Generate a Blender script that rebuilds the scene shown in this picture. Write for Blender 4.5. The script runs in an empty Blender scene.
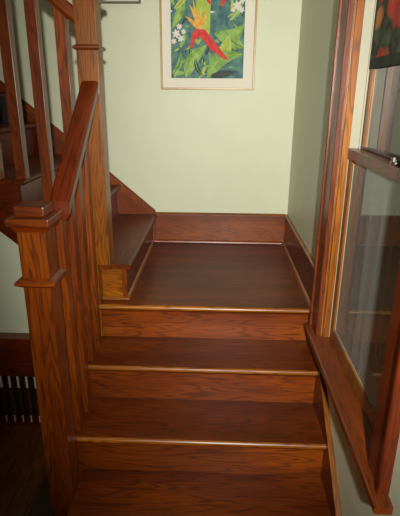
import bpy, bmesh, math, random
from mathutils import Vector, Matrix
random.seed(7)
sc = bpy.context.scene
COL = sc.collection

# ------------------------------------------------------------------ dimensions (metres; landing top is z = 0)
H = 0.9391                      # eye height above the landing
R = 0.18; RUN = 0.2432          # lower flight rise / run
Y0 = 2.0056                     # landing nosing
YB = 3.0428                     # face of the tall back baseboard
XR = 0.4576                     # face of the right baseboard
XW = 0.472                      # face of the right wall
YW = 3.057                      # face of the back wall
FLOOR = -4 * R
XT0 = -0.60                     # open left end of the lower treads
UR, URUN, UN0 = 0.195, 0.232, -0.395   # upper flight rise / run / first nosing X
UF = 2.055                      # front (open) side of the upper flight treads
UZ0 = 0.19                      # first upper tread height
LOFT = 2.7                      # ceiling

# ------------------------------------------------------------------ materials
def new_mat(name):
    m = bpy.data.materials.new(name); m.use_nodes = True
    nt = m.node_tree; b = nt.nodes['Principled BSDF']
    return m, nt, b
def N(nt, t, **kw):
    n = nt.nodes.new(t)
    for k, v in kw.items(): setattr(n, k, v)
    return n
def ramp(nt, stops):
    r = N(nt, 'ShaderNodeValToRGB'); e = r.color_ramp.elements
    while len(e) < len(stops): e.new(0.5)
    for i, (p, c) in enumerate(stops): e[i].position = p; e[i].color = (*c, 1)
    return r
def srgb(r, g, b):
    f = lambda c: (c/255/12.92) if c/255 <= .04045 else ((c/255+.055)/1.055)**2.4
    return (f(r), f(g), f(b))

_W = {}
def wood(axis, tone='mid', tilt=0):
    key = (axis, tone, round(tilt, 3))
    if key in _W: return _W[key]
    dark, mid, light, rough = {
        'mid':   (srgb(50, 19, 5), srgb(130, 62, 18), srgb(158, 82, 28), .36),
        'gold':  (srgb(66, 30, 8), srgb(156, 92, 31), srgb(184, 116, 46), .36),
        'red':   (srgb(52, 17, 5), srgb(114, 46, 13), srgb(138, 61, 20), .34),
        'tread': (srgb(44, 16, 4), srgb(112, 52, 15), srgb(134, 66, 22), .40),
        'dim':   (srgb(36, 16, 7), srgb(78, 38, 15), srgb(100, 52, 24), .42),
        'floor': (srgb(54, 26, 7), srgb(124, 68, 22), srgb(150, 90, 34), .42),
    }[tone]
    def deep(c):                     # darker and a touch more saturated varnish
        g = .3*c[0]+.59*c[1]+.11*c[2]
        return tuple(max(.0008, (g+(x-g)*1.12)*.72) for x in c)
    dark, mid, light = deep(dark), deep(mid), deep(light)
    m, nt, b = new_mat('oak_%s_%s' % (tone, axis))
    L = nt.links.new
    tc = N(nt, 'ShaderNodeTexCoord'); oi = N(nt, 'ShaderNodeObjectInfo')
    off = N(nt, 'ShaderNodeVectorMath', operation='SCALE'); off.inputs[0].default_value = (13.1, 7.7, 9.3)
    L(oi.outputs['Random'], off.inputs['Scale'])
    add = N(nt, 'ShaderNodeVectorMath', operation='ADD')
    src = tc.outputs['Object']
    if tilt:                         # grain follows a raking piece
        rm = N(nt, 'ShaderNodeMapping'); rm.inputs['Rotation'].default_value = (-tilt, 0, 0) if axis == 'y' else (0, -tilt, 0)
        L(src, rm.inputs['Vector']); src = rm.outputs[0]
    L(src, add.inputs[0]); L(off.outputs[0], add.inputs[1])
    def mapped(along, across):
        mp = N(nt, 'ShaderNodeMapping')
        s = [across]*3; s['xyz'.index(axis)] = along
        mp.inputs['Scale'].default_value = s
        L(add.outputs[0], mp.inputs['Vector']); return mp
    # flat-sawn figure: contour lines of a stretched smooth noise
    n1 = N(nt, 'ShaderNodeTexNoise'); n1.inputs['Scale'].default_value = 1; n1.inputs['Detail'].default_value = 1.5
    L(mapped(1.6, 17).outputs[0], n1.inputs['Vector'])
    mul = N(nt, 'ShaderNodeMath', operation='MULTIPLY'); mul.inputs[1].default_value = 85
    L(n1.outputs['Fac'], mul.inputs[0])
    sn = N(nt, 'ShaderNodeMath', operation='SINE'); L(mul.outputs[0], sn.inputs[0])
    # open pores
    n2 = N(nt, 'ShaderNodeTexNoise'); n2.inputs['Scale'].default_value = 1; n2.inputs['Detail'].default_value = 3
    L(mapped(9, 330).outputs[0], n2.inputs['Vector'])
    # broad tone
    n3 = N(nt, 'ShaderNodeTexNoise'); n3.inputs['Scale'].default_value = 1; n3.inputs['Detail'].default_value = 2
    L(mapped(1.2, 7).outputs[0], n3.inputs['Vector'])
    # sharpen the contour lines into thin dark late-wood lines, patchy in strength
    ln = N(nt, 'ShaderNodeMapRange'); ln.inputs[1].default_value = .15; ln.inputs[2].default_value = 1; ln.inputs[3].default_value = 0; ln.inputs[4].default_value = 1
    L(sn.outputs[0], ln.inputs[0])
    po = N(nt, 'ShaderNodeMapRange'); po.inputs[1].default_value = .48; po.inputs[2].default_value = .72; po.inputs[3].default_value = 0; po.inputs[4].default_value = 1
    L(n2.outputs['Fac'], po.inputs[0])
    a1 = N(nt, 'ShaderNodeMath', operation='MULTIPLY_ADD'); a1.inputs[1].default_value = .45
    L(ln.outputs[0], a1.inputs[0])
    pm = N(nt, 'ShaderNodeMath', operation='MULTIPLY'); pm.inputs[1].default_value = .55
    L(po.outputs[0], pm.inputs[0]); L(pm.outputs[0], a1.inputs[2])
    a2 = N(nt, 'ShaderNodeMath', operation='MINIMUM'); a2.inputs[1].default_value = .85; L(a1.outputs[0], a2.inputs[0])
    cr = ramp(nt, [(.32, tuple(.7*x+.3*y for x, y in zip(mid, dark))), (.5, mid), (.68, light)])
    L(n3.outputs['Fac'], cr.inputs['Fac'])
    mx = N(nt, 'ShaderNodeMix', data_type='RGBA')
    L(a2.outputs[0], mx.inputs[0]); L(cr.outputs['Color'], mx.inputs[6]); mx.inputs[7].default_value = (*dark, 1)
    L(mx.outputs[2], b.inputs['Base Color'])
    b.inputs['Roughness'].default_value = rough
    b.inputs['Specular IOR Level'].default_value = .22 if tone == 'tread' else .4; b.inputs['Coat Weight'].default_value = .08 if tone == 'tread' else .3; b.inputs['Coat Roughness'].default_value = .3
    bp = N(nt, 'ShaderNodeBump'); bp.inputs['Strength'].default_value = .12; bp.inputs['Distance'].default_value = .002
    L(a2.outputs[0], bp.inputs['Height']); L(bp.outputs['Normal'], b.inputs['Normal'])
    _W[key] = m
    return m

def paint(name, c, rough=.7, var=.05, scale=6):
    m, nt, b = new_mat(name)
    tc = N(nt, 'ShaderNodeTexCoord'); n = N(nt, 'ShaderNodeTexNoise')
    n.inputs['Scale'].default_value = scale; n.inputs['Detail'].default_value = 5
    nt.links.new(tc.outputs['Object'], n.inputs['Vector'])
    cr = ramp(nt, [(.3, tuple(x*(1-var) for x in c)), (.7, tuple(min(1, x*(1+var)) for x in c))])
    nt.links.new(n.outputs['Fac'], cr.inputs['Fac']); nt.links.new(cr.outputs['Color'], b.inputs['Base Color'])
    n2 = N(nt, 'ShaderNodeTexNoise'); n2.inputs['Scale'].default_value = 140
    nt.links.new(tc.outputs['Object'], n2.inputs['Vector'])
    bp = N(nt, 'ShaderNodeBump'); bp.inputs['Strength'].default_value = .06; bp.inputs['Distance'].default_value = .003
    nt.links.new(n2.outputs['Fac'], bp.inputs['Height']); nt.links.new(bp.outputs['Normal'], b.inputs['Normal'])
    b.inputs['Roughness'].default_value = rough
    return m

M_WALL = paint('sage_wall_paint', srgb(206, 211, 183), .5, .02)
M_CEIL = paint('ceiling_paint', srgb(225, 224, 212))
M_TRACK = paint('cream_track_paint', srgb(160, 157, 136), .5)
M_MAT = paint('mat_board', srgb(226, 222, 206), .8, .02)
M_GOLD = paint('gilt_frame', srgb(176, 140, 84), .35, .1, 40)
M_GREYFRAME = paint('pewter_frame', srgb(92, 88, 74), .4, .1, 40)
M_PAPER = paint('pale_print_paper', srgb(205, 205, 190), .7, .03)
M_BLACK = paint('vent_darkness', srgb(14, 10, 8), .8)
M_PALE = paint('pale_slat_tip', srgb(200, 192, 186), .5)
M_DARKBOX = paint('dark_card', srgb(26, 20, 26), .6)
M_LILAC = paint('lilac_card', srgb(150, 135, 140), .6)
M_BARK = paint('outdoor_ground', srgb(40, 42, 34), .9)

def metal(name, c, rough):
    m, nt, b = new_mat(name)
    tc = N(nt, 'ShaderNodeTexCoord'); n = N(nt, 'ShaderNodeTexNoise'); n.inputs['Scale'].default_value = 60
    nt.links.new(tc.outputs['Object'], n.inputs['Vector'])
    cr = ramp(nt, [(.3, tuple(x*.85 for x in c)), (.7, c)])
    nt.links.new(n.outputs['Fac'], cr.inputs['Fac']); nt.links.new(cr.outputs['Color'], b.inputs['Base Color'])
    b.inputs['Metallic'].default_value = 1; b.inputs['Roughness'].default_value = rough
    return m
M_LOCK = metal('nickel', (.62, .6, .54), .3)
M_IRON = metal('dark_metal_strip', (.10, .11, .13), .45)

def glass_mat():
    # night-time double pane: the dark outside shows little, the room is mirrored in it
    m, nt, b = new_mat('window_glass'); nt.nodes.remove(b)
    out = nt.nodes['Material Output']
    fr = N(nt, 'ShaderNodeFresnel'); fr.inputs['IOR'].default_value = 2.25
    tr = N(nt, 'ShaderNodeBsdfTransparent'); tr.inputs['Color'].default_value = (.88, .93, .9, 1)
    gl = N(nt, 'ShaderNodeBsdfGlossy'); gl.inputs['Roughness'].default_value = .015
    gl.inputs['Color'].default_value = (.95, .97, .95, 1)
    mx = N(nt, 'ShaderNodeMixShader')
    nt.links.new(fr.outputs[0], mx.inputs[0]); nt.links.new(tr.outputs[0], mx.inputs[1]); nt.links.new(gl.outputs[0], mx.inputs[2])
    # a dusty film over the glass
    df = N(nt, 'ShaderNodeBsdfDiffuse'); df.inputs['Color'].default_value = (.52, .55, .5, 1)
    tc = N(nt, 'ShaderNodeTexCoord'); mp = N(nt, 'ShaderNodeMapping'); mp.inputs['Scale'].default_value = (4, 22, 1.2)
    dz = N(nt, 'ShaderNodeTexNoise'); dz.inputs['Scale'].default_value = 1; dz.inputs['Detail'].default_value = 3
    nt.links.new(tc.outputs['Object'], mp.inputs[0]); nt.links.new(mp.outputs[0], dz.inputs['Vector'])
    mr = N(nt, 'ShaderNodeMapRange'); mr.inputs[1].default_value = .3; mr.inputs[2].default_value = .75; mr.inputs[3].default_value = .18; mr.inputs[4].default_value = .42
    nt.links.new(dz.outputs['Fac'], mr.inputs[0])
    m2 = N(nt, 'ShaderNodeMixShader')
    nt.links.new(mr.outputs[0], m2.inputs[0]); nt.links.new(mx.outputs[0], m2.inputs[1]); nt.links.new(df.outputs[0], m2.inputs[2])
    nt.links.new(m2.outputs[0], out.inputs['Surface'])
    return m
M_GLASS = glass_mat()

def floral_mat():
    m, nt, b = new_mat('floral_cloth'); L = nt.links.new
    tc = N(nt, 'ShaderNodeTexCoord')
    nz = N(nt, 'ShaderNodeTexNoise'); nz.inputs['Scale'].default_value = 9; L(tc.outputs['Object'], nz.inputs['Vector'])
    mxv = N(nt, 'ShaderNodeVectorMath', operation='MULTIPLY_ADD'); mxv.inputs[1].default_value = (.09,)*3
    mpf = N(nt, 'ShaderNodeMapping'); mpf.inputs['Scale'].default_value = (1, .5, 1); L(tc.outputs['Object'], mpf.inputs[0])
    L(nz.outputs['Color'], mxv.inputs[0]); L(mpf.outputs[0], mxv.inputs[2])
    v = N(nt, 'ShaderNodeTexVoronoi'); v.inputs['Scale'].default_value = 14; L(mxv.outputs[0], v.inputs['Vector'])
    sp = N(nt, 'ShaderNodeSeparateColor'); L(v.outputs['Color'], sp.inputs[0])
    hue = ramp(nt, [(.0, srgb(176, 30, 44)), (.3, srgb(190, 62, 38)), (.46, srgb(190, 122, 58)), (.62, srgb(72, 98, 56)), (.85, srgb(34, 42, 32))])
    hue.color_ramp.interpolation = 'CONSTANT'; L(sp.outputs[0], hue.inputs['Fac'])
    edge = ramp(nt, [(.0, (1, 1, 1)), (.42, (.8, .8, .8)), (.62, (.0, .0, .0))]); L(v.outputs['Distance'], edge.inputs['Fac'])
    bg = N(nt, 'ShaderNodeTexNoise'); bg.inputs['Scale'].default_value = 24; L(tc.outputs['Object'], bg.inputs['Vector'])
    bgr = ramp(nt, [(.35, srgb(28, 30, 24)), (.65, srgb(70, 84, 58))]); L(bg.outputs['Fac'], bgr.inputs['Fac'])
    mx = N(nt, 'ShaderNodeMix', data_type='RGBA')
    L(edge.outputs['Color'], mx.inputs[0]); L(bgr.outputs['Color'], mx.inputs[6]); L(hue.outputs['Color'], mx.inputs[7])
    L(mx.outputs[2], b.inputs['Base Color']); b.inputs['Roughness'].default_value = .85
    return m
M_FLORAL = floral_mat()
M_HEM = paint('dark_green_hem', srgb(34, 44, 32), .85, .3, 30)

def pigment(name, a, c, scale=26):
    m, nt, b = new_mat(name)
    tc = N(nt, 'ShaderNodeTexCoord'); n = N(nt, 'ShaderNodeTexNoise')
    n.inputs['Scale'].default_value = scale; n.inputs['Detail'].default_value = 4
    nt.links.new(tc.outputs['Object'], n.inputs['Vector'])
    cr = ramp(nt, [(.35, a), (.65, c)])
    nt.links.new(n.outputs['Fac'], cr.inputs['Fac']); nt.links.new(cr.outputs['Color'], b.inputs['Base Color'])
    b.inputs['Roughness'].default_value = .7
    return m

# ------------------------------------------------------------------ mesh helpers
class B:
    def __init__(s): s.bm = bmesh.new()
    def _bev(s, geom_verts, w, seg=2):
        es = list({e for v in geom_verts for e in v.link_edges})
        bmesh.ops.bevel(s.bm, geom=es, offset=w, segments=seg, profile=.5, affect='EDGES')
    def box(s, x0, x1, y0, y1, z0, z1, bev=.002, mat=0):
        r = bmesh.ops.create_cube(s.bm, size=1)
        vs = r['verts']
        for v in vs:
            v.co = Vector(((x0+x1)/2+v.co.x*(x1-x0), (y0+y1)/2+v.co.y*(y1-y0), (z0+z1)/2+v.co.z*(z1-z0)))
        fs = {f for v in vs for f in v.link_faces}
        for f in fs: f.material_index = mat
        bev = min(bev, .45*min(x1-x0, y1-y0, z1-z0))
        if bev > 0: s._bev(vs, bev)
        return s
    def prism(s, poly, axis, a0, a1, bev=0, mat=0):
        """poly: 2-D outline in the two other axes (x,y / x,z / y,z order), extruded along axis"""
        def p3(u, v, a):
            return {'x': (a, u, v), 'y': (u, a, v), 'z': (u, v, a)}[axis]
        v0 = [s.bm.verts.new(p3(u, v, a0)) for u, v in poly]
        v1 = [s.bm.verts.new(p3(u, v, a1)) for u, v in poly]
        n = len(poly)
        fs = [s.bm.faces.new(v0), s.bm.faces.new(v1[::-1])]
        for i in range(n): fs.append(s.bm.faces.new((v0[i], v1[i], v1[(i+1) % n], v0[(i+1) % n])))
        for f in fs: f.material_index = mat
        bmesh.ops.recalc_face_normals(s.bm, faces=fs)
        if bev: s._bev(v0+v1, bev)
        return s
    def frustum(s, cx, cy, z0, z1, hx0, hy0, hx1, hy1, bev=.0015):
        lo = [s.bm.verts.new((cx+a*hx0, cy+b*hy0, z0)) for a, b in ((-1,-1),(1,-1),(1,1),(-1,1))]
        hi = [s.bm.verts.new((cx+a*hx1, cy+b*hy1, z1)) for a, b in ((-1,-1),(1,-1),(1,1),(-1,1))]
        fs = [s.bm.faces.new(lo[::-1]), s.bm.faces.new(hi)]
        for i in range(4): fs.append(s.bm.faces.new((lo[i], lo[(i+1) % 4], hi[(i+1) % 4], hi[i])))
        if bev: s._bev(lo+hi, bev)
        return s
    def cyl(s, c, axis, r, l, seg=24, mat=0):
        rot = {'x': Matrix.Rotation(math.pi/2, 4, 'Y'), 'y': Matrix.Rotation(math.pi/2, 4, 'X'), 'z': Matrix()}[axis]
        bmesh.ops.create_cone(s.bm, cap_ends=True, segments=seg, radius1=r, radius2=r, depth=l, matrix=Matrix.Translation(c) @ rot)
        return s
    def face(s, pts, mat=0):
        f = s.bm.faces.new([s.bm.verts.new(p) for p in pts]); f.material_index = mat
        return s

def obj(name, b, mats, parent=None, smooth=False):
    me = bpy.data.meshes.new(name)
    bmesh.ops.recalc_face_normals(b.bm, faces=b.bm.faces)
    if parent is not None:
        p = parent; off = Vector((0, 0, 0))
        while p is not None: off += p.location; p = p.parent
        bmesh.ops.translate(b.bm, verts=b.bm.verts, vec=-off)
    b.bm.to_mesh(me); b.bm.free()
    for m in (mats if isinstance(mats, (list, tuple)) else [mats]): me.materials.append(m)
    if smooth:
        for p_ in me.polygons: p_.use_smooth = True
    o = bpy.data.objects.new(name, me); COL.objects.link(o)
    if parent is not None: o.parent = parent
    return o
def recentre(o):
    """put a mesh part's origin at its own base, so every part has its own place"""
    return o
def thing(name, label, cat, loc, group=None):
    o = bpy.data.objects.new(name, None); COL.objects.link(o); o.location = loc; o.empty_display_size = .1
    if label: o['label'] = label
    if cat: o['category'] = cat
    if group: o['group'] = group
    return o
def tag(o, label, cat, group=None):
    o['label'] = label; o['category'] = cat
    if group: o['group'] = group
    return o
def struct(name, b, mats, parent=None):
    o = obj(name, b, mats, parent)
    if parent is None: o['kind'] = 'structure'
    return o

# ------------------------------------------------------------------ room shell
XL, YF = -2.6, -1.6
fl = B()
w_ = .083; x = XL
while x < XT0+1.3:
    fl.box(x, x+w_-.0012, YF, 2.12, FLOOR-.03, FLOOR, .0012); x += w_
struct('floor', fl, wood('y', 'floor'))
struct('trim_3', B().box(-.76, -.59, YF, 2.021, FLOOR, FLOOR+.004, .001), wood('y', 'dim'))
struct('wall_back', B().box(XL-.1, .7, YW, YW+.12, FLOOR-.1, LOFT+.1, 0), M_WALL)
# right wall with the window opening
OY0, OY1, OZ0, OZ1 = 1.10, 1.865, -.085, 2.12
wr = B()
wr.box(XW, .64, YF, OY0, FLOOR-.1, LOFT, 0).box(XW, .64, OY1, YW+.12, FLOOR-.1, LOFT, 0)
wr.box(XW, .64, OY0, OY1, FLOOR-.1, OZ0, 0).box(XW, .64, OY0, OY1, OZ1, LOFT, 0)
struct('wall_right', wr, M_WALL)
struct('wall_left', B().box(XL-.12, XL, YF, YW, FLOOR-.1, LOFT, 0), M_WALL)
struct('wall_front', B().box(XL-.1, .64, YF-.12, YF, FLOOR-.1, LOFT, 0), M_WALL)
struct('ceiling', B().box(XL-.1, .7, YF-.1, YW+.1, LOFT, LOFT+.1, 0), M_CEIL)
# closet wall below the upper flight: slanted top follows the flight
def under(x): return .30-.37+ .0 + (-(x)-.56)*(UR/URUN) + .02
struct('wall_under_stair', B().prism([(XL, FLOOR), (-.62, FLOOR), (-.62, under(-.62)), (XL, under(XL))], 'y', 2.10, 2.16), M_WALL)

# tall baseboards with a bead on top and a shoe strip at the foot
def base_back():
    b = B().prism([(YW, 0), (YB, 0), (YB, .188), (YB+.003, .196), (YW, .198)], 'x', -.41, XR)
    o = struct('baseboard_back', b, wood('x', 'mid'))
    obj('shoe_strip', B().prism([(YB, 0), (YB-.012, 0), (YB-.010, .008), (YB-.004, .014), (YB, .016)], 'x', -.42, XR-.012), wood('x', 'mid'), o)
    obj('cap_bead', B().prism([(YB+.004, .190), (YB-.004, .192), (YB-.005, .198), (YB, .204), (YW, .204), (YW, .19)], 'x', -.41, XR), wood('x', 'gold'), o)
base_back()
def base_right():
    y1 = 1.99
    o = struct('baseboard_right', B().prism([(XW, 0), (XR, 0), (XR, .19), (XW, .196)], 'y', y1, YB), wood('y', 'red'))
    obj('shoe_strip', B().prism([(XR, 0), (XR-.012, 0), (XR-.010, .008), (XR-.004, .014), (XR, .016)], 'y', Y0, YB-.001), wood('y', 'gold'), o)
    obj('cap_bead', B().prism([(XR+.004, .190), (XR-.004, .192), (XR-.005, .198), (XR, .204), (XW, .204), (XW, .19)], 'y', y1, YB), wood('y', 'gold'), o)
base_right()
# right-hand skirt board of the lower flight, rising under the sill
def nz(y): return (y-Y0)*R/RUN          # nosing line of the lower flight
sk = B().prism([(1.0, FLOOR), (1.985, FLOOR), (1.985, nz(1.985)+.03), (1.0, nz(1.0)+.03)], 'x', .452, XW)
t = struct('trim_1', sk, wood('y', 'red', math.atan(R/RUN)))
obj('edge_strip', B().prism([(1.0, nz(1.0)+.03), (1.985, nz(1.985)+.03), (1.985, nz(1.985)+.038), (1.0, nz(1.0)+.038)], 'x', .450, XW), wood('y', 'gold', math.atan(R/RUN)), t)
# skirt of the upper flight, on the back wall
def sk2(x): return .206+.852*(UN0-x)
sk = B().prism([(UN0-.012, 0), (UN0-.012, sk2(UN0-.012)), (XL, sk2(XL)), (XL, sk2(XL)-.75), (-1.0, 0)], 'y', YB, YW)
t = struct('trim_2', sk, wood('x', 'mid', math.atan(.852)))
obj('edge_strip', B().prism([(UN0-.01, sk2(UN0)), (UN0-.01, sk2(UN0)+.010), (XL, sk2(XL)+.010), (XL, sk2(XL))], 'y', YB-.004, YW), wood('x', 'red', math.atan(.852)), t)

# ------------------------------------------------------------------ staircase, lower flight
def nose_profile(yn, yb, zt, th=.028):
    """tread profile in (y,z): flat top, half-round nosing at yn"""
    r = th/2
    p = [(yb, zt-th), (yb, zt)]
    for k in range(0, 13):
        a = math.pi/2+math.pi*k/12
        p.append((yn+r+r*math.cos(a), zt-r+r*math.sin(a)))
    return p
stair = thing('staircase', 'lower flight of dark varnished oak steps climbing to the square landing', 'staircase', ((XT0+XR)/2, Y0, FLOOR))
NOSE = .030
def nose_highlight(b, ax):  # paints the nosing highlight in: rounded front faces take the lighter oak
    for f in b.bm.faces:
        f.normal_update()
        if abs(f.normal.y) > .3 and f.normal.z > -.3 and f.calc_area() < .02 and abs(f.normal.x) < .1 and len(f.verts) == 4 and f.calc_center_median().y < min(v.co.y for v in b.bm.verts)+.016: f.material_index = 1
for k in range(0, 4):                 # k = 0 landing, 1..3 treads downwards
    zt = -k*R; yn = Y0-k*RUN
    yb = (YB-.001) if k == 0 else Y0-(k-1)*RUN+NOSE
    xl = XT0 if k < 3 else -.5345
    xr = XR-.0005 if k == 0 else .4515
    if k == 0:
        b = B().prism(nose_profile(yn, 2.075, zt), 'x', -.5445, xr, 0)
        nose_highlight(b, 'y'); obj('landing_nosing', b, [wood('x', 'tread'), wood('x', 'gold')], stair)
        b = B(); y = 2.0755
        while y < yb-.01:
            y2 = min(y+.0925, yb); b.box(-.45, xr, y, y2, -.028, 0, .0004); y = y2
        obj('landing_floor', b, wood('x', 'tread'), stair)
    else:
        b = B().prism(nose_profile(yn, yb, zt), 'x', xl, xr, 0)
        nose_highlight(b, 'y'); obj('tread', b, [wood('x', 'tread'), wood('x', 'gold')], stair)
    # riser under this nosing, with a small cove strip
    b = B().box(-.5445 if k == 0 else -.585 if k < 3 else -.5345, .4515, yn+NOSE, yn+NOSE+.02, zt-R, zt-.028, .001)
    b.prism([(yn+NOSE, zt-.028), (yn+NOSE-.012, zt-.028), (yn+NOSE-.010, zt-.034), (yn+NOSE-.004, zt-.040), (yn+NOSE, zt-.042)], 'x', -.5445 if k == 0 else -.585 if k < 3 else -.5345, .4515)
    obj('riser', b, wood('x', 'mid'), stair)
# open-side stringer under the left ends of the treads
e = NOSE+.003
pts = [(1.4945, FLOOR+.001), (2.029, FLOOR+.001), (2.029, -.209), (Y0-RUN+e, -.209), (Y0-RUN+e, -.209-R), (Y0-2*RUN+e, -.209-R), (Y0-2*RUN+e, -3*R-.001), (1.4945, -3*R-.001)]
obj('side_stringer', B().prism(pts, 'x', -.588, -.5355), wood('y', 'mid'), stair)

# ------------------------------------------------------------------ staircase, upper flight (turns left off the landing)
up = thing('staircase', 'upper flight of oak steps turning left from the landing and rising behind the balusters', 'staircase', (-.8, 2.55, 0))
NUP = 9
ULAST = YB-.001
def xprofile(xn, xb, zt, th=.026):
    r = th/2
    p = [(xb, zt-th), (xb, zt)]
    for k in range(7):
        a = math.pi/2-math.pi*k/6
        p.append((xn-r+r*math.cos(a), zt-r+r*math.sin(a)))
    return p
for j in range(NUP):
    zt = UZ0+j*UR; xn = UN0-j*URUN; xb = UN0-(j+1)*URUN-NOSE
    b = B().prism(xprofile(xn, xb, zt), 'y', UF, ULAST)
    obj('tread', b, wood('y', 'tread'), up)
    zb = 0 if j == 0 else zt-UR
    obj('riser', B().box(xn-NOSE-.02, xn-NOSE, 2.0835, ULAST, zb+.0005, zt-.026, .001), wood('y', 'red'), up)
    # open end of the step: mitred face board
    x0 = xb-.0 if j else -.5445
    obj('end_panel', B().box(xb-.02 if j else -.5445, xn-NOSE-.0205, 2.0835, 2.10, zb if j == 0 else zt-UR-.02, zt-.0265, .001), wood('x', 'gold' if j == 0 else 'red'), up)
# vertical corner stile and foot strips of the first step
obj('corner_stile', B().box(UN0-NOSE-.020, UN0-NOSE+.002, 2.0775, 2.0835, .012, UZ0-.027, .001), wood('z', 'mid'), up)
b = B().prism([(2.0835, 0), (2.0715, 0), (2.0735, .008), (2.079, .014), (2.0835, .016)], 'x', -.5445, UN0-NOSE+.012)
b.prism([(UN0-NOSE, 0), (UN0-NOSE+.012, 0), (UN0-NOSE+.010, .008), (UN0-NOSE+.004, .014), (UN0-NOSE, .016)], 'y', 2.0835, YB-.012)
obj('shoe_strip', b, wood('x', 'gold'), up)
# raking stringer below the open ends
def rk(x): return under(x)
q = []
for j in range(1, NUP):
    zt = UZ0+j*UR
b = B().prism([(-.625, rk(-.625)-.0), (-.625, UZ0-.03), (-.66, UZ0+.0), (XL+.35, UZ0+(-.66-XL-.35)*(UR/URUN)), (XL+.35, rk(XL+.35))], 'y', 2.0835+.002, 2.1)
obj('raking_stringer', b, wood('x', 'red', math.atan(UR/URUN)), up)

# ------------------------------------------------------------------ railings
def tilt_bar(name, p0, p1, w, h, mats, parent, axis):
    """moulded handrail between two points, vertical end cuts; axis 'y' (lower) or 'x' (upper)"""
    n = 18
    prof = []
    hw, hh = w/2, h/2
    # section: flat rounded top, waisted sides
    sec = [(-hw+.010, hh), (hw-.010, hh), (hw-.003, hh-.004), (hw, hh-.012), (hw, -hh+.018), (hw-.006, -hh+.010), (hw-.012, -hh), (-hw+.012, -hh), (-hw+.006, -hh+.010), (-hw, -hh+.018), (-hw, hh-.012), (-hw+.003, hh-.004)]
    b = B(); bm = b.bm
    L = (Vector(p1)-Vector(p0))
    rings = []
    for e in (p0, p1):
        ring = []
        for u, v in sec:
            if axis == 'y': ring.append(bm.verts.new((e[0]+u, e[1], e[2]+v)))
            else: ring.append(bm.verts.new((e[0], e[1]+u, e[2]+v)))
        rings.append(ring)
    bm.faces.new(rings[0]); bm.faces.new(rings[1][::-1])
    m = len(sec)
    for i in range(m): bm.faces.new((rings[0][i], rings[0][(i+1) % m], rings[1][(i+1) % m], rings[1][i]))
    return obj(name, b, mats, parent)

# lower railing
RX = -.585                       # baluster / newel line
lo = thing('stair_railing', 'oak railing of the lower flight, square newel post with stepped cap at its foot', 'railing', (RX, 1.45, FLOOR))
NX, NY, NH = -.582, 1.448, .046  # newel centre, half width
post = obj('newel_post', B().box(NX-NH, NX+NH, NY-NH-.004, NY+NH, FLOOR+.0005, .545, .003), wood('z', 'mid'), lo)
b = B()
b.frustum(NX, NY-.002, .343, .353, NH+.004, NH+.006, NH+.018, NH+.020)
b.frustum(NX, NY-.002, .353, .364, NH+.020, NH+.022, NH+.020, NH+.022)
b.frustum(NX, NY-.002, .364, .374, NH+.016, NH+.018, NH+.003, NH+.005)
obj('collar_moulding', b, wood('x', 'mid'), post)
b = B().frustum(NX, NY-.001, .530, .553, NH+.004, NH+.006, NH+.016, NH+.018)
obj('cap_cove', b, wood('x', 'red'), post)
obj('cap_slab', B().box(NX-.069, NX+.069, NY-.076, NY+.074, .553, .578, .004), wood('x', 'mid'), post)
b = B().box(NX-.049, NX+.049, NY-.050, NY+.049, .578, .612, .006)
obj('cap_block', b, wood('x', 'mid'), post)

UNX0, UNX1, UNY0, UNY1 = -.575, -.487, 2.03, 2.118      # landing newel
RS = R/RUN
rail_y0, rail_y1 = NY+.075, UNY0-.0005
def rail_top(y): return .988+(y-2.02)*.775
hb = .064
tilt_bar('handrail', (-.5285, rail_y0, rail_top(rail_y0)-hb/2), (-.5285, rail_y1, rail_top(rail_y1)-hb/2), .072, hb, wood('y', 'red', math.atan(.775)), lo, 'y')
for q, (yc, zb) in enumerate(((1.5825, -2*R), (1.7041, -2*R), (1.8257, -R), (1.9473, -R))):
    x0, x1, y0_, y1_ = -.585, -.535, yc-.025, yc+.025
    zt0, zt1 = rail_top(y0_)-hb-.001, rail_top(y1_)-hb-.001
    b = B().prism([(y0_, zb), (y1_, zb), (y1_, zt1), (y0_, zt0)], 'x', x0, x1, .0025)
    obj('baluster', b, wood('z', 'mid'), lo)

# upper railing
uo = thing('stair_railing', 'oak railing of the upper flight with tall newel post on the landing corner', 'railing', (-.53, 2.074, 0))
b = B()
b.prism([(UNX0, -R), (-.5455, -R), (-.5455, UZ0+.002), (UNX1, UZ0+.002), (UNX1, 1.30), (UNX0, 1.30)], 'y', UNY0, UNY1, .0025)
up_post = obj('newel_post', b, wood('z', 'gold'), uo)
cx, cy = (UNX0+UNX1)/2, (UNY0+UNY1)/2
b = B()
b.frustum(cx, cy, 1.110, 1.116, .045, .045, .054, .054)
b.frustum(cx, cy, 1.116, 1.126, .056, .056, .056, .056)
b.frustum(cx, cy, 1.126, 1.132, .053, .053, .045, .045)
obj('collar_moulding', b, wood('x', 'mid'), up_post)
obj('cap_cove', B().frustum(cx, cy, 1.290, 1.306, .046, .046, .058, .058), wood('x', 'red'), up_post)
obj('cap_slab', B().box(cx-.069, cx+.069, cy-.069, cy+.069, 1.306, 1.331, .004), wood('x', 'mid'), up_post)
b = B().box(cx-.049, cx+.049, cy-.049, cy+.049, 1.331, 1.365, .006)
obj('cap_block', b, wood('x', 'gold'), up_post)
US = UR/URUN
def urail(x): return 1.268+(UNX0-x)*US          # top of the upper rail
xe = UN0-NUP*URUN+.12
tilt_bar('handrail', (UNX0-.0005, 2.085, urail(UNX0)-.034), (xe, 2.085, urail(xe)-.034), .07, .066, wood('x', 'mid', math.atan(UR/URUN)), uo, 'x')
k = 0
xb_ = -.642
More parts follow.
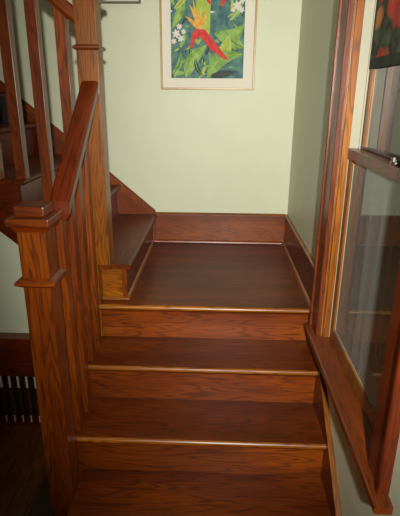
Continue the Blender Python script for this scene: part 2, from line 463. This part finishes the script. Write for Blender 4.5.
while xb_ > xe+.05:
    j = int((UN0-(xb_-.022)-.02)/URUN)          # tread the baluster stands on
    j = max(0, int((UN0-xb_+.02)//URUN))
    zb = UZ0+j*UR
    x0, x1 = xb_-.024, xb_+.024
    b = B().prism([(x0, zb), (x1, zb), (x1, urail(x1)-.068), (x0, urail(x0)-.068)], 'y', 2.063, 2.107, .0025)
    obj('baluster', b, wood('z', 'mid'), uo)
    xb_ -= URUN/2

# ------------------------------------------------------------------ window in the right wall
win = bpy.data.objects.new('window_1', None); COL.objects.link(win); win.location = (XW, (OY0+OY1)/2, OZ0); win['kind'] = 'structure'
CX = .450                         # front face of the casing
SZ = -.06                         # top of the sill
# casing: flat board with back band, two sides and a head
def casing_side(y_in, y_out):
    d = 1 if y_out > y_in else -1
    P = [(XW, y_in), (CX+.002, y_in), (CX, y_in+d*.002), (CX, y_out-d*.014), (CX-.007, y_out-d*.014), (CX-.010, y_out-d*.011), (CX-.010, y_out-d*.003), (CX-.007, y_out), (XW, y_out)]
    return B().prism(P, 'z', SZ+.001, 2.20)
obj('casing', casing_side(OY1, OY1+.112), wood('z', 'mid'), win)
obj('casing', casing_side(OY0, OY0-.112), wood('z', 'red'), win)
obj('casing', B().box(CX-.006, XW, OY0-.112, OY1+.112, 2.2005, 2.31, .004), wood('y', 'mid'), win)
# jambs: oak inner stop, painted sash tracks behind it
for (ya, d) in ((OY1, -1), (OY0, 1)):
    def yy(a, c): return (min(ya+d*a, ya+d*c), max(ya+d*a, ya+d*c))
    y0, y1 = yy(-.001+.0015, .012)
    b = B().box(.478, .505, *yy(.0, .014), SZ, OZ1, .002)
    b.box(XW+.0002, .478, *yy(.0, .003), SZ, OZ1, 0)
    obj('jamb', b, wood('z', 'gold'), win)
    y0, y1 = yy(0, .008)
    b = B().box(.5055, .62, y0, y1, SZ, OZ1, .0)
    y0, y1 = yy(.008, .016)
    b.box(.540, .546, y0, y1, SZ, OZ1, .001).box(.576, .585, y0, y1, SZ, OZ1, .001)
    obj('sash_track', b, M_TRACK, win)
obj('head_jamb', B().box(XW, .62, OY0, OY1, OZ1-.012, OZ1, .001), wood('y', 'mid'), win)
# sill with rounded front, horn ends and apron
prof = [(.63, SZ-.026), (.63, SZ), (.429, SZ), (.4245, SZ-.0015), (.423, SZ-.006), (.423, SZ-.022), (.426, SZ-.026)]
b = B().prism([(p[0], p[1]) for p in prof[:]], 'y', OY0+.001, OY1-.001)
prof2 = [(XW-.0005, SZ-.026), (XW-.0005, SZ)]+prof[2:]
b.prism(prof2, 'y', OY1-.001, OY1+.128).prism(prof2, 'y', OY0-.15, OY0+.001)
obj('window_sill', b, wood('y', 'mid'), win)
obj('apron', B().prism([(XW, SZ-.027), (.4585, SZ-.027), (.4585, SZ-.070), (.464, SZ-.078), (XW, SZ-.080)], 'y', OY0-.10, OY1+.10), wood('y', 'dim'), win)
# lower sash (inner), upper sash (outer)
MR = .735                        # meeting rail centre height
ya, yb_ = OY0+.010, OY1-.010
def sash(name, x0, x1, z0, z1, bot, top, tone):
    st = .045; xm = x0+.008
    def ring(b, xa, xc):
        b.box(xa, xc, ya, ya+st, z0, z1, .001).box(xa, xc, yb_-st, yb_, z0, z1, .001)
        b.box(xa, xc, ya+st, yb_-st, z0, z0+bot, .001).box(xa, xc, ya+st, yb_-st, z1-top, z1, .001)
        return b
    o = obj(name, ring(B(), x0, xm), wood('z', tone), win)
    obj('outer_frame', ring(B(), xm+.004, x1), M_TRACK, o)
    b = B()
    b.box(xm-.001, xm+.001, yb_-st-.004, yb_-st, z0+bot, z1-top, 0).box(xm-.001, xm+.001, ya+st, yb_-st, z0+bot, z0+bot+.004, 0)
    obj('glazing_bead', b, M_TRACK, o)
    obj('glass_pane', B().box(xm+.0012, xm+.0035, ya+.01, yb_-.01, z0+bot-.01, z1-.005, 0), M_GLASS, o)
    return o
ls = sash('lower_sash', .508, .538, SZ+.001, MR+.018, .055, .001, 'gold')
obj('meeting_rail', B().box(.500, .540, ya, yb_, MR-.018, MR+.020, .002), wood('y', 'red'), ls)
us = sash('upper_sash', .548, .576, MR-.015, OZ1-.013, .03, .05, 'gold')
obj('bottom_rail', B().box(.545, .578, ya, yb_, MR-.018, MR+.028, .002), wood('y', 'dim'), us)
b = B().cyl((.522, 1.40, MR+.024), 'z', .016, .008).box(.510, .534, 1.375, 1.425, MR+.020, MR+.025, .002).cyl((.52, 1.415, MR+.032), 'z', .009, .012)
b.box(.515, .560, 1.388, 1.404, MR+.027, MR+.034, .003)
obj('sash_lock', b, M_LOCK, ls)

# patterned cloth shade hanging in front of the upper sash
b = B(); n = 40
bm = b.bm
y_a, y_b, zt, zl = OY0+.03, OY1-.022, 2.09, 1.035
rows = [zl, zl+.035, zl+.0351, zt]
grid = []
for z in rows:
    grid.append([bm.verts.new((.5445+.0016*math.sin(i*.9), y_a+(y_b-y_a)*i/n, z)) for i in range(n+1)])
for r_ in range(3):
    for i in range(n):
        f = bm.faces.new((grid[r_][i], grid[r_][i+1], grid[r_+1][i+1], grid[r_+1][i])); f.material_index = 1 if r_ == 0 else 0
b.box(.5415, .5425, y_b-.014, y_b, zl, zt, 0, 1)
vs = obj('window_shade', b, [M_FLORAL, M_HEM])
tag(vs, 'dark floral cloth window shade with red and orange blooms over the upper sash', 'window shade')

# what lies outside: ground at dusk
g = struct('ground', B().box(.66, 9, -6, 9, -1.2, -1.1, 0), M_BARK)

# ------------------------------------------------------------------ pictures on the back wall
def frame_bars(x0, x1, z0, z1, w, y0, y1, bev=.002):
    b = B()
    b.box(x0, x0+w, y0, y1, z0, z1, bev).box(x1-w, x1, y0, y1, z0, z1, bev)
    b.box(x0+w, x1-w, y0, y1, z0, z0+w, bev).box(x0+w, x1-w, y0, y1, z1-w, z1, bev)
    return b
PX0, PX1, PZ0, PZ1 = -.352, .216, .976, 1.74
pic = thing('framed_print', 'thin gilt frame with a wide cream mat around a tropical flower print', 'picture', ((PX0+PX1)/2, YW, PZ0))
obj('frame', frame_bars(PX0, PX1, PZ0, PZ1, .012, YW-.02, YW-.001), M_GOLD, pic)
mat = obj('mat_board', B().box(PX0+.010, PX1-.010, YW-.010, YW-.004, PZ0+.010, PZ1-.010, 0), M_MAT, pic)
IX0, IX1, IZ0, IZ1 = -.288, .146, 1.042, 1.66
cols = [pigment('print_blue_green', srgb(52, 92, 104), srgb(92, 136, 120), 30),
        pigment('print_leaf', srgb(98, 142, 60), srgb(150, 186, 98), 22),
        pigment('print_lime', srgb(150, 176, 60), srgb(190, 200, 90), 22),
        pigment('print_red', srgb(196, 34, 40), srgb(214, 70, 56), 40),
        pigment('print_orange', srgb(214, 140, 50), srgb(228, 186, 90), 40),
        pigment('print_white', srgb(206, 212, 196), srgb(226, 210, 200), 60),
        pigment('print_dark', srgb(34, 50, 58), srgb(62, 78, 70), 40)]
def zp(zx, zy):                      # picture-plane coordinates of the print
    return (IX0+(zx-70)/240*(IX1-IX0), IZ0+(259-zy)/240*.4465)
b = B().box(IX0, IX1, YW-.0125, YW-.0102, IZ0, IZ1, 0, 0)
depth = [YW-.0127]
def blob(pts, m):
    depth[0] -= .00006
    pts = [zp(*p) for p in pts]
    pts = [(min(max(x, IX0), IX1), min(max(z, IZ0), IZ1)) for x, z in pts]
    b.face([(x, depth[0], z) for x, z in pts], m)
def leaf(x0, y0, x1, y1, w, m, vein=None, bend=.12):
    n = 12; dx, dy = x1-x0, y1-y0; L = math.hypot(dx, dy); nx, ny = -dy/L, dx/L
    l, r_ = [], []; mid = []
    for i in range(n+1):
        t_ = i/n; ww = w*math.sin(math.pi*t_**.8)**.8 if 0 < t_ < 1 else 0
        cxx = x0+dx*t_+nx*bend*L*math.sin(math.pi*t_); cyy = y0+dy*t_+ny*bend*L*math.sin(math.pi*t_)
        mid.append((cxx, cyy))
        l.append((cxx+nx*ww, cyy+ny*ww)); r_.append((cxx-nx*ww, cyy-ny*ww))
    blob(l+r_[::-1][1:-1], m)
    if vein is not None:
        a = [(x_+nx*.9, y_+ny*.9) for x_, y_ in mid]; c = [(x_-nx*.9, y_-ny*.9) for x_, y_ in mid]
        blob(a+c[::-1], vein)
rnd = random.Random(3)
for _ in range(120):
    x_, y_ = rnd.uniform(72, 306), rnd.uniform(-130, 255)
    a = rnd.uniform(0, 6.28); l_ = rnd.uniform(14, 44)
    leaf(x_, y_, x_+l_*math.cos(a), y_+l_*math.sin(a), rnd.uniform(1.5, 6), rnd.choice([1, 6, 1, 0, 2, 5, 0, 2]), None, .1)
leaf(76, 110, 104, -10, 13, 1, 2); leaf(74, 250, 104, 175, 9, 1, 6); leaf(110, 258, 132, 160, 8, 6, 1)
leaf(188, 150, 206, -30, 24, 2, 1, -.12); leaf(118, 256, 188, 160, 20, 1, 2, -.1)
leaf(212, 128, 312, 96, 24, 1, 2, .25); leaf(250, 124, 312, 168, 18, 1, 6, .1); leaf(212, 214, 262, 130, 22, 2, 1)
leaf(190, 258, 308, 186, 22, 1, 2, -.18); leaf(80, 60, 130, -20, 9, 2, 6); leaf(262, 90, 300, 20, 9, 1, 5); leaf(140, 20, 170, -60, 12, 1, 2); leaf(220, -10, 250, -110, 20, 1, 2); leaf(100, -20, 130, -120, 16, 2, 1); leaf(280, -10, 300, -120, 14, 2, 1); leaf(200, 254, 288, 238, 11, 6, None, 0); leaf(150, 200, 180, 255, 7, 6, 1)
for (x_, y_, s_) in ((88, 128, 14), (103, 142, 12), (98, 108, 10), (80, 150, 10), (112, 122, 9), (300, 32, 12), (284, 48, 15), (298, 60, 10), (272, 60, 8), (118, 20, 8)):
    for q in range(6):
        a = q*1.047+.3; leaf(x_, y_, x_+s_*math.cos(a), y_+s_*math.sin(a), s_*.28, 5, None, 0)
# bird-of-paradise heads: red sheaths with orange crests
for tip in ((118, 78), (132, 46), (150, 56), (166, 60), (190, 62)):
    leaf(160, 116, tip[0], tip[1], 5.5, 4, None, .05)
leaf(160, 112, 142, 30, 4, 4, None, 0)
blob([(133, 168), (138, 132), (152, 113), (182, 116), (218, 156), (262, 204), (246, 202), (202, 175), (175, 145), (160, 136), (149, 148), (142, 168)], 3)
blob([(160, -4), (172, -4), (190, 18), (203, 47), (192, 42), (176, 20)], 3)
blob([(230, 48), (238, 12), (258, -4), (278, -6), (250, 26), (240, 50)], 3)
leaf(244, 20, 300, -40, 6, 4); leaf(176, 4, 150, -60, 6, 4); leaf(180, 6, 196, -66, 6, 4)
obj('print', b, cols, pic)

# second, barely visible picture above: only its lower edge is in view
QX0, QX1, QZ0 = -.86, -.462, 1.446
p2 = thing('framed_print', 'pale picture in a narrow pewter frame above the landing newel post', 'picture', ((QX0+QX1)/2, YW, QZ0))
obj('frame', frame_bars(QX0, QX1, QZ0, QZ0+.5, .011, YW-.02, YW-.001), M_GREYFRAME, p2)
obj('mat_board', B().box(QX0+.009, QX1-.009, YW-.010, YW-.004, QZ0+.009, QZ0+.491, 0), M_PAPER, p2)

# ------------------------------------------------------------------ return-air vent in the wall under the stair
VX0, VX1, VZ1 = -1.62, -.78, -.208
VY = 2.022
v = thing('wall_vent', 'dark wooden vent panel with upright slats on the floor beside the newel post', 'vent', ((VX0+VX1)/2, VY, FLOOR))
b = B().box(VX0, VX1, VY, 2.0995, VZ1-.208, VZ1-.13, .003).box(VX0, VX1, VY+.012, 2.0995, VZ1-.131, VZ1, .003).box(VX0, VX1, VY, 2.0995, FLOOR+.0005, FLOOR+.012, .003)
b.box(VX0, VX0+.06, VY, 2.0995, FLOOR+.012, VZ1-.208, .002).box(VX1-.055, VX1, VY, 2.0995, FLOOR+.012, VZ1-.208, .002)
obj('frame', b, wood('x', 'red'), v)
obj('backing', B().box(VX0+.06, VX1-.055, 2.09, 2.0995, FLOOR+.012, VZ1-.208, 0), M_BLACK, v)
x = VX0+.085
while x < VX1-.07:
    s_ = obj('slat', B().box(x-.009, x+.009, VY+.012, VY+.028, FLOOR+.012, VZ1-.208, .002), wood('z', 'dim'), v)
    obj('upper_tip', B().box(x-.005, x+.005, VY+.006, VY+.0118, VZ1-.282, VZ1-.215, .002), M_PALE, s_)
    obj('lower_tip', B().box(x-.003, x+.003, VY+.006, VY+.0118, FLOOR+.018, FLOOR+.058, .001), M_PALE, s_)
    x += .0445

# small box left on the stair
bx = thing('storage_box', 'small dark box with a pale end standing on an upper step by the wall', 'box', (-1.36, 2.95, UZ0+3*UR))
zz = UZ0+3*UR
obj('box_body', B().box(-1.32, -1.262, 2.90, 3.036, zz+.0005, zz+.155, .003), M_DARKBOX, bx)
obj('box_end', B().box(-1.2615, -1.238, 2.90, 3.036, zz+.0005, zz+.135, .003), M_LILAC, bx)

# ------------------------------------------------------------------ light
def aim(o, p):
    d = Vector(p)-o.location; o.rotation_euler = d.to_track_quat('-Z', 'Y').to_euler()
l = bpy.data.lights.new('camera_flash', 'SPOT'); l.energy = 420; l.spot_size = math.radians(92); l.spot_blend = 1; l.shadow_soft_size = .03
l.color = (1, .96, .87)
fo = bpy.data.objects.new('camera_flash', l); COL.objects.link(fo); fo.location = (.11, -.45, 1.10); aim(fo, (.16, 2.6, .62)); fo.scale = (.60, 1, 1)
l = bpy.data.lights.new('ambient_fill', 'AREA'); l.energy = 2; l.size = .6; l.color = (1, .9, .74)  # soft overhead fill added for ambient light, no fixture there
co = bpy.data.objects.new('ambient_fill', l); COL.objects.link(co); co.location = (-.4, 2.0, LOFT-.05)
w = bpy.data.worlds.new('dusk'); sc.world = w; w.use_nodes = True
w.node_tree.nodes['Background'].inputs[0].default_value = (.55, .6, .56, 1); w.node_tree.nodes['Background'].inputs[1].default_value = .08

# ------------------------------------------------------------------ camera
F, PITCH, YAW, ROLL = 468.34, .3328, -.0346, .0075
f = Vector((math.sin(YAW)*math.cos(PITCH), math.cos(YAW)*math.cos(PITCH), -math.sin(PITCH)))
rt = Vector((math.cos(YAW), -math.sin(YAW), 0)); u = rt.cross(f)
c_, s_ = math.cos(ROLL), math.sin(ROLL)
rt, u = c_*rt+s_*u, -s_*rt+c_*u
cam = bpy.data.cameras.new('camera'); cam.sensor_fit = 'VERTICAL'; cam.sensor_height = 24; cam.lens = F*24/516; cam.clip_start = .02
cao = bpy.data.objects.new('camera', cam); COL.objects.link(cao)
cao.matrix_world = Matrix(((rt.x, u.x, -f.x, 0), (rt.y, u.y, -f.y, 0), (rt.z, u.z, -f.z, H), (0, 0, 0, 1)))
sc.camera = cao
sc.view_settings.view_transform = 'Standard'; sc.view_settings.look = 'None'; sc.view_settings.exposure = 0
